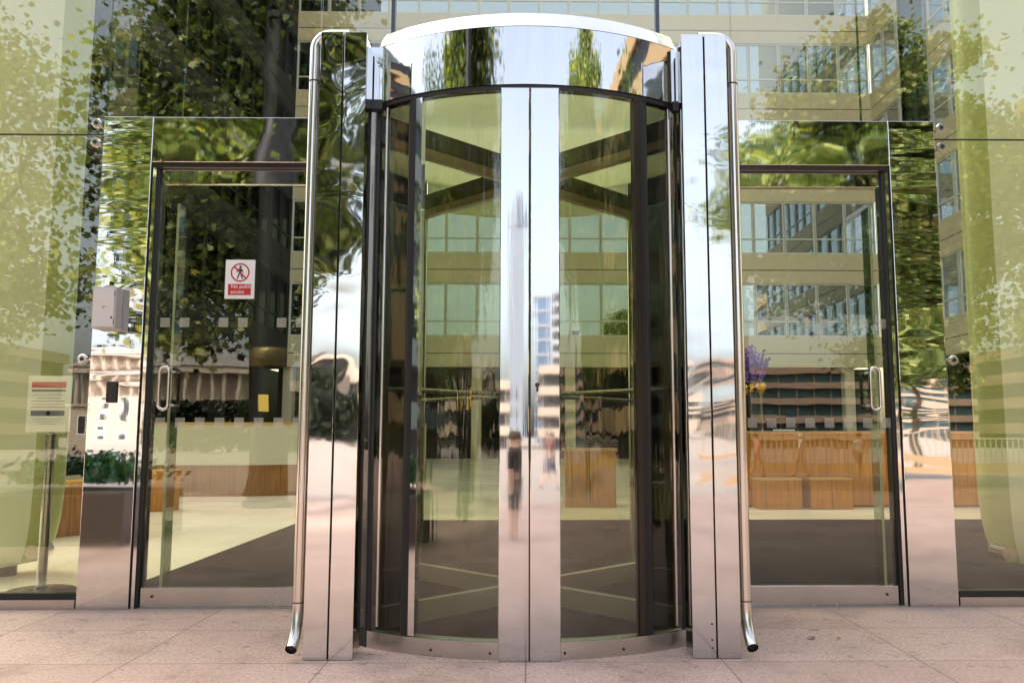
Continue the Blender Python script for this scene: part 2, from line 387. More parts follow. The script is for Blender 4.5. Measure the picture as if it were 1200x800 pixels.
# four wings
MB().lathe([(.035, .0), (.035, 2.90)], CX, CY, 20).build('central_post', ST_TRIM, rd, True)
for q in range(4):
    a = R(45 + 90 * q); d = Vector((sin(a), -cos(a), 0)); nrm = Vector((cos(a), sin(a), 0)); c0 = Vector((CX, CY, 0))
    P = lambda r, z: tuple(c0 + d * r + Vector((0, 0, z)))
    w = bpy.data.objects.new('wing', None); col.objects.link(w); w.location = (CX, CY, 0); adopt(w, None)
    w.parent = rd; w.matrix_parent_inverse = Matrix.Translation((-CX, -CY, 0))
    MB().bar(P(.04, 1.33), P(1.21, 1.33), .010, 2.45).build('wing_pane', GL_WING, w)
    MB().bar(P(.04, 2.665), P(1.22, 2.665), .05, .11).build('top_rail', ST_DARK, w)
    MB().bar(P(.04, 2.585), P(1.22, 2.585), .056, .05).build('top_rail_trim', plain('bronze_rail_trim', (.30, .22, .15), .35, .5) if 'bronze_rail_trim' not in MATS else MATS['bronze_rail_trim'], w)
    MB().bar(P(.04, .078), P(1.22, .078), .052, .11).build('bottom_rail', plain('satin_aluminium', (.50, .49, .47), .42, .55, .1) if 'satin_aluminium' not in MATS else MATS['satin_aluminium'], w, bevel=.003)
    MB().bar(P(.10, .035), P(1.2, .035), .03, .022).build('brush_strip', BLACK, w)
    MB().bar(P(1.235, .10), P(1.235, 2.60), .045, .045, up=tuple(nrm)).build('outer_stile', ST_DARK if q in (0, 3) else ST_TRIM, w)
    MB().tube([P(.12, 1.25), P(1.16, 1.25)], .013, 10).build('push_bar', ST_TUBE, w, True)
    for rr in (.16, 1.1):
        MB().tube([P(rr, 1.25), tuple(Vector(P(rr, 1.25)) - nrm * .05)], .010, 8).build('push_bar_bracket', ST_TUBE, w, True)
    for zz in (2.40, 2.79):
        MB().bar(P(.04, zz), P(.13, zz), .07, .10).build('pivot_bracket', BLACK, w)
for k in range(5):
    r = .62 + k * .09; d = Vector((sin(R(135)), -cos(R(135)), 0))
    x, y = CX + d.x * r - .018, CY + d.y * r - .018
    MB().bar((x - .02, y - .02, .065), (x + .02, y + .02, .065), .003, .04).build('label_plate', WHITE, rd)

# ------------------------------------------------------------------ pylons and guard tubes
for sg, lab, mt in ((-1, 'tall polished steel pylon left of the revolving door with rippled green reflections', ST_PYL), (1, 'tall pale polished steel pylon right of the revolving door', ST_PYR)):
    x0, x1 = (-1.003, -.778) if sg < 0 else (.757, .978)
    xm = (x0 + x1) / 2
    p = thing('steel_pylon', lab, 'pylon', (xm, -1.1, 0), 'pylons beside the revolving door')
    MB().box(x0 + .004, x1 - .004, -1.130, -.99, 0, 2.935).build('core', ST_DARK, p)
    sk = .0034 if sg < 0 else 0.          # the sheets of one pylon are set a hair out of square
    for q0, q1 in ((x0, xm - .0035), (xm + .0035, x1)):
        MB().prism([(q0, -1.152 + sk), (q1, -1.152), (q1, -1.142), (q0, -1.142 + sk)], .003, 2.96).build('front_panel', mt, p, bevel=.0015)
    MB().box(x0, x0 + .004, -1.134, -.99, .003, 2.93).build('side_panel', mt, p); MB().box(x1 - .004, x1, -1.134, -.99, .003, 2.93).build('side_panel', mt, p)
    if sg > 0:
        for zz in (.05, .085, .155):
            MB().tube([(xm - .022, -1.150, zz), (xm - .022, -1.1545, zz)], .0045, 10).build('screw', ST_DARK, p)
    # guard tube
    xo = x0 if sg < 0 else x1
    t_ = thing('guard_tube', 'bent steel guard tube standing off the %s pylon' % ('left' if sg < 0 else 'right'), 'guard rail', (xo + sg * .03, -1.14, 0), 'guard tubes beside the pylons')
    r = .026; xt = xo + sg * .036; yt = -1.105
    pts = [(xm - sg * .02, yt, 2.964), (xo - sg * .06, yt, 2.964)]
    for k in range(9):
        a = k / 8 * pi / 2
        pts.append((xt - sg * .075 + sg * .075 * sin(a), yt, 2.889 + .075 * cos(a)))
    pts += [(xt, yt, 2.4), (xt, yt, 1.5), (xt, yt, .6), (xt, yt, .25)]
    for k in range(1, 8):
        a = k / 7 * R(74)
        pts.append((xt + sg * .008 * (1 - cos(a)), yt - .115 * (1 - cos(a)), .25 - .205 * sin(a) + .004 * k / 7))
    body = MB().tube(pts, r, 20, (True, False)).build('tube', ST_TUBE, t_, True)
    inner = MB().tube([tuple(Vector(pts[-1]) + (Vector(pts[-2]) - Vector(pts[-1])) * .35), pts[-1]], r * .80, 20, (True, False)).build('tube_mouth', BLACK, t_, True)
    MB().tube([(xt, yt, 2.72), (xt, yt, 2.727)], r + .0015, 20).build('joint_ring', ST_DARK, t_, True)
    MB().tube([(xt, yt, .245), (xt, yt, .25)], r + .0015, 20).build('joint_ring', ST_DARK, t_, True)
    MB().tube([(xt, yt, .21), (xo + sg * .001, yt + .03, .21)], .010, 10).build('bracket', ST_TRIM, t_, True)

# ------------------------------------------------------------------ side doors
for sg in (-1, 1):
    side = 'left' if sg < 0 else 'right'
    xo, xi = (2.618, 2.315) if sg < 0 else (2.562, 2.272)          # portal post, outer and inner edge
    X = lambda a, b: (min(sg * a, sg * b), max(sg * a, sg * b))
    pt = thing('door_portal', 'polished steel portal framing the %s glass side door' % side, 'door frame', (sg * xi, .05, 0), 'steel portals round the side doors')
    MB().box(*X(xo, xi), 0, .16, .0, 2.97).build('portal_post', ST_POST, pt, bevel=.003)
    MB().box(*X(xi - .002, 1.25), .002, .16, 2.682, 2.97).build('portal_header', ST_HEAD, pt, bevel=.003)
    MB().box(*X(xi - .002, 1.25), .012, .12, 2.652, 2.681).build('shadow_gap', ST_DARK, pt)
    for d0, d1, m, yy in ((.002, .010, BLACK, .02), (.0105, .030, ST_HEAD, .010), (.0305, .044, BLACK, .03)):
        MB().box(*X(xi - d0, xi - d1), yy, .13, 0, 2.651).build('jamb_strip', m, pt)
    dr = thing('glass_door', ('left glass side door with a red and white sign' if sg < 0 else 'right glass side door with wooden counter seen behind it'), 'door', (sg * 1.78, .06, 0), 'glass side doors')
    xa, xb = xi - .049, 1.30
    MB().box(*X(xa, xb), .050, .074, 2.556, 2.648).build('top_rail', ST_HEAD, dr, bevel=.002)
    MB().box(*X(xa, xb), .040, .078, .008, .116).build('bottom_rail', ST_TRIM, dr, bevel=.002)
    MB().box(*X(xa, xb), .056, .068, .1165, 2.5555).build('door_pane', GL_LEFT if sg < 0 else GL_DOOR, dr)
    xl = sg * (xa - .07)
    MB().tube([(xl, .038, .066), (xl, .034, .066)], .008, 10).build('floor_lock', BLACK, dr)
    # D pull handle
    xh = sg * (2.165 if sg < 0 else 2.115); yh = -.012; rr = .042
    pts = []
    w_ = .028
    for (cx_, cz_, s0) in ((xh, 1.385, 0), (xh, 1.186, pi)):
        for k in range(9):
            a = s0 + k / 8 * pi
            pts.append((cx_ + w_ * cos(a), yh, cz_ + w_ * sin(a)))
    pts.append(pts[0])
    MB().tube(pts, .0105, 12, (False, False)).build('pull_handle', ST_TUBE, dr, True)
    for zz in (1.385, 1.186):
        MB().tube([(xh + w_ * (1 if sg < 0 else -1), yh, zz), (xh + w_ * (1 if sg < 0 else -1), .056, zz)], .009, 10).build('handle_stud', ST_TUBE, dr, True)
    fs = MB()
    n = 0
    xx = xb + .05
    while xx < xa - .03:
        fs.quad((sg * xx, .0545, 1.052), (sg * (xx + .058), .0545, 1.052), (sg * (xx + .058), .0545, 1.112), (sg * xx, .0545, 1.112))
        if (n % 7) not in (2, 5):
            fs.quad((sg * xx, .0545, 1.662), (sg * (xx + .058), .0545, 1.662), (sg * (xx + .058), .0545, 1.72), (sg * xx, .0545, 1.72))
        n += 1; xx += .118
    fs.build('frosted_squares', FROST, dr)
    # inner glass leaf standing open behind
    ig = thing('inner_glass_fin', 'clear glass fin on a small foot behind the %s side door' % side, 'glass fin', (sg * 2.2, .4, 0), 'glass fins behind the side doors')
    MB().box(*X(2.262, 2.25), .30, .42, .06, 2.5).build('fin_pane', GL_FIN, ig)
    MB().box(*X(2.275, 2.235), .30, .40, .016, .06).build('foot', ST_DARK, ig)
    MB().box(*X(2.263, 2.249), .292, .2995, .06, 2.5).build('fin_edge', plain('green_glass_edge', (.55, .66, .50), .15) if 'green_glass_edge' not in MATS else MATS['green_glass_edge'], ig)

# threshold plates
for sg in (-1, 1):
    a, b = sorted((sg * 2.26, sg * 1.3))
    tag(MB().box(a, b, .012, .14, .001, .007).build('threshold_plate', ST_TRIM), 'flat steel threshold strip under the %s side door' % ('left' if sg < 0 else 'right'), 'threshold', 'door thresholds')

# ------------------------------------------------------------------ glass facade
for sg in (-1, 1):
    side = 'left' if sg < 0 else 'right'
    xo = 2.630 if sg < 0 else 2.574
    gw = thing('glass_wall', ('frameless glass wall left of the left steel portal, notice stand behind it' if sg < 0 else 'frameless glass wall right of the right steel portal'), 'glass wall', (sg * 4, .05, 0), 'glass walls beside the portals')
    X = lambda a, b: (min(sg * a, sg * b), max(sg * a, sg * b))
    cuts = [xo, 5.0, 7.4, 10.4]
    for a, b in zip(cuts[:-1], cuts[1:]):
        MB().box(*X(a, b - .008), .04, .052, .09, 2.862).build('lower_pane', GL_WALL, gw)
        MB().box(*X(a, b - .008), .04, .052, 2.872, 6.2).build('upper_pane', GL_WALL, gw)
        MB().box(*X(a, b - .008), .041, .051, 2.8625, 2.8715).build('joint', BLACK, gw)
    MB().box(*X(xo - .004, 10.4), .0, .10, .0, .055).build('sill', ST_TRIM, gw)
    MB().box(*X(xo - .004, 10.4), .02, .09, .056, .088).build('sill_seal', BLACK, gw)
    xs = xo + .045
    for z in (2.935, 2.812, 1.463):
        b = MB().lathe([(.031, 0), (.031, .016), (.024, .024), (.0, .024)], 0, 0, 20)
        b.v = [(sg * xs + x, .038 - z_, z + y) for x, y, z_ in b.v]
        f_ = b.build('point_fixing', ST_TRIM, gw, True)
        c = MB().lathe([(.012, .0), (.012, .003)], 0, 0, 14); c.v = [(sg * xs + x, .0135 - z_, z + y) for x, y, z_ in c.v]
        c.build('bolt', BLACK, f_)
        a_ = MB().tube([(sg * xs, .053, z), (sg * (xs - .04), .16, z)], .013, 10).build('spider_arm', ST_TRIM, gw, True)
    MB().box(*X(xo - .002, xo - .020), .055, .40, 2.972, 6.2).build('glass_fin', GL_FIN, gw)
    MB().box(*X(xo - .001, xo - .021), .392, .405, 2.972, 6.2).build('fin_edge', ST_DARK, gw)
ug = thing('glass_wall', 'high frameless glazing above the revolving door and steel headers', 'glass wall', (0, .05, 2.97))
for a, b, z0 in ((-2.625, -1.31, 2.972), (-1.30, -.862, 3.075), (-.838, .825, 3.075), (.849, 1.30, 3.075), (1.31, 2.566, 2.972)):
    MB().box(a, b, .04, .052, z0, 6.2).build('upper_pane', GL_WALL, ug)
for x in (-.85, .837):
    MB().box(x - .011, x + .011, .03, .10, 3.075, 6.2).build('mullion', plain('slate_mullion', (.06, .075, .10), .35, .4) if 'slate_mullion' not in MATS else MATS['slate_mullion'], ug)
for x in (-2.165, 2.13):
    MB().box(x - .004, x + .004, .054, .07, 2.98, 6.2).build('joint', GL_FIN, ug)

# ------------------------------------------------------------------ things on the portal and door
ib = thing('intercom_box', 'grey steel key box mounted on the left portal post', 'key box', (-2.50, -.04, 1.63))
MB().box(-2.582, -2.440, -.085, -.001, 1.636, 1.885).build('housing', plain('putty_enamel', (.48, .46, .44), .4, .0, .04), ib, bevel=.004)
MB().box(-2.574, -2.450, -.089, -.0855, 1.645, 1.876).build('cover', plain('pale_enamel', (.62, .60, .57), .4, 0, .04), ib, bevel=.002)
MB().box(-2.535, -2.495, -.03, -.001, 1.886, 1.905).build('bracket', ST_TRIM, ib)
lg = MB()
lg.quad((-2.522, -.0895, 1.762), (-2.514, -.0895, 1.757), (-2.497, -.0895, 1.772), (-2.515, -.0895, 1.764))
lg.build('badge', BLACK, ib)
MB().tube([(-2.462, -.0892, 1.70), (-2.462, -.0925, 1.70)], .006, 12).build('lock', ST_DARK, ib, True)
MB().box(-2.451, -2.4495, -.0905, -.084, 1.66, 1.69).build('hinge', ST_DARK, ib); MB().box(-2.451, -2.4495, -.0905, -.084, 1.83, 1.86).build('hinge', ST_DARK, ib)
MB().tube([(-2.515, -.012, 1.905), (-2.515, -.012, 1.93)], .007, 10).build('conduit', ST_DARK, ib, True)
cr = thing('card_reader', 'small black card reader on the left portal post below the key box', 'card reader', (-2.475, -.01, 1.2))
MB().box(-2.504, -2.446, -.020, -.001, 1.198, 1.326).build('body', plain('black_plastic', (.012, .011, .011), .25), cr, bevel=.006)
MB().box(-2.480, -2.470, -.0215, -.0205, 1.235, 1.245).build('indicator', plain('dim_red_lens', (.10, .03, .02), .3), cr)

sn = thing('prohibition_sign', 'white and red No public access sign stuck on the left glass door', 'sign', (-1.76, .05, 1.84))
sx, sz = -1.759, 1.958
MB().box(sx - .090, sx + .090, .0485, .0545, sz - .121, sz + .121).build('plate', plain('white_sign_vinyl', (.80, .81, .80), .4, 0, .02), sn)
RED = plain('sign_red', (.50, .022, .02), .45, 0, .03)
ring = MB(); N = 40; cz = sz + .042
for k in range(N):
    a0, a1 = 2 * pi * k / N, 2 * pi * (k + 1) / N
    ring.quad(*[(sx + r_ * cos(a), .0475, cz + r_ * sin(a)) for r_, a in ((.049, a0), (.058, a0), (.058, a1), (.049, a1))])
ring.quad(*[(sx + x, .0475, cz + z) for x, z in ((-.0395, .0325), (-.0325, .0395), (.0395, -.0325), (.0325, -.0395))])
ring.build('prohibition_ring', RED, sn)
fig = MB()
def strip(pts):
    fig.quad(*[(sx + x, .0479, cz + z) for x, z in pts])
fig.quad(*[(sx + .001 + .008 * cos(2 * pi * k / 14), .0479, cz + .034 + .008 * sin(2 * pi * k / 14)) for k in range(14)])
strip([(-.010, .024), (.010, .024), (.009, -.006), (-.009, -.006)])
strip([(-.010, .024), (-.009, .014), (-.020, -.001), (-.024, .003)])
strip([(.010, .024), (.022, .000), (.018, -.003), (.009, .012)])
strip([(-.009, -.006), (.000, -.006), (-.012, -.040), (-.020, -.040)])
strip([(.000, -.006), (.009, -.006), (.019, -.040), (.011, -.040)])
fig.build('walking_figure', BLACK, sn)
MB().box(sx - .070, sx + .070, .0474, .0484, sz - .099, sz - .030).build('red_panel', RED, sn)
text('lettering', 'No public\naccess', .033, (sx - .054, .0466, sz - .062), WHITE, sn, align='LEFT')

ns = thing('notice_stand', 'floor standing steel notice post with a printed sheet behind the left glass wall', 'notice stand', (-3.10, .50, 0))
MB().lathe([(.215, .005), (.215, .018), (.19, .030), (.04, .036), (.036, .05)], -3.10, .5, 40).build('base', plain('black_enamel', (.015, .015, .017), .2), ns, True)
MB().lathe([(.030, .036), (.030, 1.0), (.036, 1.0), (.036, 1.012), (.018, 1.02), (.018, 1.05)], -3.10, .5, 24).build('pole', steel('chrome_pole', c=(.42, .45, .48), rough=.10, dist=0), ns, True)
bx, bz = -3.105, 1.21
bd = MB().box(bx - .140, bx + .140, .462, .472, bz - .182, bz + .182).build('notice_board', plain('white_board', (.93, .95, .96), .35, 0, .02), ns)
GREY = plain('printed_grey', (.20, .22, .26), .6); PALE = plain('printed_pale_grey', (.48, .51, .55), .6)
def printed(x0, x1, z0, z1, m): MB().box(bx + x0, bx + x1, .4600, .4618, bz + z0, bz + z1).build('printed_block', m, bd)
printed(-.115, .105, .105, .142, plain('printed_red', (.62, .16, .17), .6)); printed(-.115, .105, .080, .092, GREY)
for k, (w, m) in enumerate(((.10, PALE), (.07, PALE), (.108, GREY), (.10, PALE), (.108, GREY))):
    printed(-.005 - w, -.005 + w, .056 - k * .020, .0595 - k * .020, m)
printed(-.112, .105, -.078, -.044, plain('printed_slate', (.17, .20, .27), .6)); printed(-.01, .012, -.0775, -.0445, PALE)
for k in range(3): printed(-.10 + .02 * k, .09 - .02 * k, -.10 - k * .016, -.097 - k * .016, PALE)

# ------------------------------------------------------------------ lime columns
def column(x, y, rx, ry, rot, split, label):
    t = thing('lime_column', label, 'column', (x, y, 0), 'rounded lime columns inside the glass')
    m = MB(); n = 48; i = 0
    zs = [(.06, .10), (.07, .34), (.11, .52), (.18, .70), (.28, .84), (.42, .94), (.60, .985), (.9, 1), (2.5, 1), (4, 1), (6.4, 1)]
    ca, sa = cos(rot), sin(rot)
    for z, k in zs:
        for a in range(n):
            an = 2 * pi * a / n; c_, s_ = cos(an), sin(an)
            e = .42                                   # squarish oval: two broad faces meet in a soft corner
            px = rx * math.copysign(abs(c_) ** e, c_); py = ry * math.copysign(abs(s_) ** e, s_)
            m.v.append((x + (px * ca - py * sa) * (.35 + .65 * k if k < 1 else 1) * (k if k < .5 else 1), y + (px * sa + py * ca) * (.35 + .65 * k if k < 1 else 1), z))
    for k in range(len(zs) - 1):
        for a in range(n):
            b = (a + 1) % n; m.f.append((k * n + a, k * n + b, (k + 1) * n + b, (k + 1) * n + a))
    m.f.append(tuple(range(n - 1, -1, -1))); m.f.append(tuple((len(zs) - 1) * n + a for a in range(n)))
    o = m.build('shaft', LIME, t, True); o.data.materials.append(LIME_LIT)
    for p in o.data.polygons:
        if (p.center.x < split) == (x < 0): p.material_index = 1  # outer side gets the paler copy: light painted into the lacquer colour
    sgn = 1 if x < 0 else -1
    MB().tube([(x + sgn * rx * .98, y - ry - .03, .20), (x + sgn * rx * .98, y - ry * .35, .20)], .052, 20).build('pin', ST_TRIM, t, True)
    MB().tube([(x, y, .004), (x, y, .08)], .09, 20).build('foot', ST_DARK, t, True)
    return t
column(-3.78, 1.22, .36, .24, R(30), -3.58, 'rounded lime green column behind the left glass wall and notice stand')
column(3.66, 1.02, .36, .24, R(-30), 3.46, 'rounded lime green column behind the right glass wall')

# ------------------------------------------------------------------ lobby furniture
ct = thing('reception_counter', 'long orange oak reception counter behind the right glass door', 'counter', (4.8, 7, 0))
MB().box(2.75, 7.3, 7.0, 7.5, .03, 1.04).build('oak_front', OAK, ct)
MB().box(2.72, 7.33, 6.97, 7.55, 1.041, 1.075).build('counter_top', plain('oak_top', (.55, .30, .08), .3), ct)
MB().box(2.78, 7.27, 7.03, 7.45, .004, .029).build('plinth', ST_DARK, ct)
for k, (a, b, lab) in enumerate(((3.20, 3.80, 'low oak box by the vase end of the reception counter'), (3.92, 4.50, 'low oak box in front of the middle of the reception counter'))):
    t = thing('oak_box', lab, 'box', ((a + b) / 2, 6.7, 0), 'low oak boxes at the counter')
    MB().box(a, b, 6.62, 6.965, .006, .40).build('body', OAK, t, bevel=.006); MB().box(a - .01, b + .01, 6.61, 6.966, .401, .425).build('lid', MATS['oak_top'], t)
t = thing('oak_desk', 'small oak desk seen through the right half of the revolving door', 'desk', (.92, 7, 0))
MB().box(.56, 1.28, 7.0, 7.5, .004, .79).build('body', OAK, t); MB().box(.54, 1.30, 6.98, 7.52, .791, .825).build('top', MATS['oak_top'], t); MB().box(.90, .91, 6.994, 6.999, .05, .78).build('door_gap', BLACK, t)
t = thing('oak_counter', 'beige topped counter with a dark oak base behind the left glass door', 'counter', (-4, 9.4, 0))
poly = [(-6.4, 9.3), (-4.55, 9.3), (-1.9, 10.6), (-1.9, 11.1), (-4.7, 9.8), (-6.4, 9.8)]
OAKD = wood('dark_oak', (.36, .16, .04), (.20, .08, .02))
MB().prism(poly, .004, .52).build('oak_base', OAKD, t)
MB().prism([(x, y - .03 if k < 3 else y) for k, (x, y) in enumerate(poly)], .521, 1.20).build('beige_front', BEIGE, t)
MB().prism([(x, y - .05 if k < 3 else y + .02) for k, (x, y) in enumerate(poly)], 1.201, 1.235).build('top', MATS['oak_top'], t)
t = thing('oak_box', 'upright oak box standing alone on the cream floor behind the left door handle', 'box', (-4.85, 6.5, 0))
MB().box(-5.08, -4.76, 6.4, 6.75, .004, .53).build('body', OAK, t); MB().box(-5.09, -4.75, 6.39, 6.76, .531, .55).build('lid', MATS['oak_top'], t)
t = thing('oak_bench', 'low oak bench behind the notice stand', 'bench', (-4.8, 3.2, 0))
MB().prism([(-5.6, 2.1), (-4.25, 4.1), (-4.6, 4.3), (-5.95, 2.3)], .004, .50).build('oak_base', OAKD, t)
MB().prism([(-5.6, 2.06), (-4.21, 4.1), (-4.6, 4.34), (-5.99, 2.3)], .501, .545).build('seat', MATS['oak_top'], t)
vs = thing('flower_vase', 'tall black vase of purple and yellow flowers on the oak reception counter', 'vase', (3.36, 7.25, 1.075))
vx, vy, vz = 3.36, 7.25, 1.076
MB().lathe([(.075, vz), (.095, vz + .02), (.105, vz + .55), (.095, vz + .60), (.085, vz + .60)], vx, vy, 24).build('vase', plain('black_ceramic', (.012, .012, .016), .18), vs, True)
rnd = random.Random(5)
stems = MB(); pur = MB(); yel = MB(); lv = MB()
def blob(m, c, s, k=1):
    for _ in range(k):
        n_ = Vector((rnd.gauss(0, 1), rnd.gauss(0, 1), rnd.gauss(0, 1))).normalized(); u = n_.orthogonal().normalized(); w = n_.cross(u)
        o = Vector(c) + Vector((rnd.uniform(-1, 1), rnd.uniform(-1, 1), rnd.uniform(-1, 1))) * s * .6
        m.quad(*[tuple(o + (u * cos(a) + w * sin(a)) * s * (.7 if j % 2 else 1)) for j, a in enumerate([2 * pi * j / 6 for j in range(6)])])
for k in range(26):
    a = rnd.uniform(0, 2 * pi); r_ = rnd.uniform(.03, .30); h = rnd.uniform(.38, .74) * (1 - r_ * .5)
    tip = (vx + r_ * cos(a), vy + r_ * sin(a), vz + .58 + h)
    stems.tube([(vx + rnd.uniform(-.04, .04), vy, vz + .5), (vx + r_ * .5 * cos(a), vy + r_ * .5 * sin(a), vz + .6 + h * .5), tip], .005, 5)
    for j in range(12):
        q = j / 11; z = tip[2] - q * h * .62
        f = (z - vz - .58) / h
        blob(pur, (vx + r_ * f * cos(a), vy + r_ * f * sin(a), z), .026 + .02 * q, 2)
    for j in range(3): blob(lv, (vx + r_ * .4 * cos(a), vy + r_ * .4 * sin(a), vz + .62 + .12 * j), .04, 2)
for k in range(15):
    a = rnd.uniform(0, 2 * pi); r_ = rnd.uniform(.05, .16)
    blob(yel, (vx + r_ * cos(a), vy + r_ * sin(a) - .03, vz + .60 + rnd.uniform(-.03, .08)), .040, 5)
stems.build('stems', plain('flower_stem', (.05, .12, .03), .6), vs); lv.build('leaves', plain('flower_leaf', (.04, .12, .03), .5), vs, fix=False)
pur.build('purple_flowers', plain('purple_petals', (.24, .09, .55), .6, 0, .4), vs, fix=False); yel.build('yellow_flowers', plain('yellow_petals', (.80, .52, .02), .6, 0, .2), vs, fix=False)
t = tag(MB().prism([(3.55, 7.05), (3.85, 7.0), (3.87, 7.06), (3.57, 7.11)], 1.078, 1.10).build('leaflet_stack', plain('blue_white_leaflets', (.55, .66, .80), .5)), 'blue and white leaflets lying on the reception counter beside the vase', 'leaflets')

# ------------------------------------------------------------------ the office building round the lobby
B0, SH, SP, WW = 4.04, 3.75, 1.35, 1.3842
winmesh = MB().box(-.68, .68, -.02, .10, 0, .07).box(-.68, .68, -.02, .10, 2.33, 2.40).box(-.68, -.62, -.018, .098, .0705, 2.3295).box(.62, .68, -.018, .098, .0705, 2.3295).box(-.6195, .6195, -.015, .08, .66, .72).mesh('window')
winmesh.materials.append(FRAME)
panemesh = MB().box(-.6195, .6195, .03, .036, .071, .6595).box(-.6195, .6195, .03, .036, .7205, 2.329).mesh('pane'); panemesh.materials.append(GL_WIN)
BLIND = plain('pale_roller_blind', (.62, .63, .62), .8, 0, .05)
blinds = []
for h_ in (.35, .8, 1.3):
    b_ = MB().box(-.615, .615, .05, .055, 2.328 - h_, 2.328).mesh('blind'); b_.materials.append(BLIND); blinds.append(b_)
brnd = random.Random(77)
panedark = panemesh.copy(); panedark.materials.clear(); panedark.materials.append(GL_DARK)
framedark = winmesh.copy(); framedark.materials.clear(); framedark.materials.append(plain('olive_window_frame', (.010, .011, .006), .9))
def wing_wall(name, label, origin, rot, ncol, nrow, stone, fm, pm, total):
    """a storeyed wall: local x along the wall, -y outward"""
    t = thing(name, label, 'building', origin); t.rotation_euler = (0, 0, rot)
    def part(mb, nm, mat):
        o = link(nm, mb.mesh(nm), mat); o.parent = t; return o
    w = ncol * WW
    m = MB(); jt = MB(); pier = MB()
    for k in range(nrow + 1):
        z = B0 + SH * k
        m.box(0, w, 0, .30, z, z + .58); m.box(0, w, 0, .30, z + .62, z + SP)
        jt.box(0, w, .03, .28, z + .5805, z + .6195)
    part(m, 'spandrel', stone); part(jt, 'joint', STONEJ)
    for c in range(ncol + 1):
        pier.box(c * WW - .012, c * WW + .012, -.006, .02, B0, B0 + SH * nrow)
    part(pier, 'cladding_joints', MATS['pale_joint'] if pm is panemesh else stone)
    back = MB().box(0, w, 3.5, 3.6, 0, total)
    for k in range(nrow + 1): back.box(0, w, .31, 3.49, B0 + SH * k + .2, B0 + SH * k + .9)
    part(back, 'room_lining', ROOMDARK)
    part(MB().box(0, w, 0, .30, B0 + SH * nrow + SP + .001, total), 'upper_wall', stone)
    for c in range(0, ncol + 1, 3): part(MB().box(c * WW - .22, c * WW + .22, .25, .7, 0.004, B0 - .002), 'ground_floor_pier', stone)
    part(MB().box(0, w, 1.2, 1.23, .004, B0 - .003), 'ground_floor_glazing', GL_DARK)
    for k in range(nrow):
        for c in range(ncol):
            o = link('window', fm, None); o.parent = t; o.location = ((c + .5) * WW, .08, B0 + SH * k + SP)
            p = link('pane', pm, None); p.parent = o; p.rotation_euler = (brnd.gauss(0, .004), 0, brnd.gauss(0, .006))
            if pm is panemesh and brnd.random() < .42:
                q = link('blind', brnd.choice(blinds), None); q.parent = o
    return t
plain('pale_joint', (.58, .58, .56), .5)
back = wing_wall('office_building', 'pale stone office building with rows of windows across the back of the lobby court', (-10.5, 32, 0), 0, 19, 5, STONE, winmesh, panemesh, 52)
right = wing_wall('office_wing', 'stone office wing meeting the back building at a corner on the right', (15.8, 32, 0), R(-90), 12, 5, STONE, winmesh, panemesh, 40)
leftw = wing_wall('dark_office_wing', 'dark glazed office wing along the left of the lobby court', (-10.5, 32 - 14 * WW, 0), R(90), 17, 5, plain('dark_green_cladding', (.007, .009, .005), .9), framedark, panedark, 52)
# lit ceiling panels in the rooms behind the back wall
LAMP = emit('warm_ceiling_panel', (1.0, .62, .22), 2.2)
for k in (0, 1, 2):
    for c in (12, 14, 15, 17):
        x = -10.5 + (c + .5) * WW; z = B0 + SH * (k + 1) + .15
        tag(MB().box(x - .45, x + .45, 33.0, 33.3, z, z + .04).build('ceiling_light', LAMP), 'warm lit ceiling light panel in an office window of the back building', 'ceiling light', 'office ceiling lights')

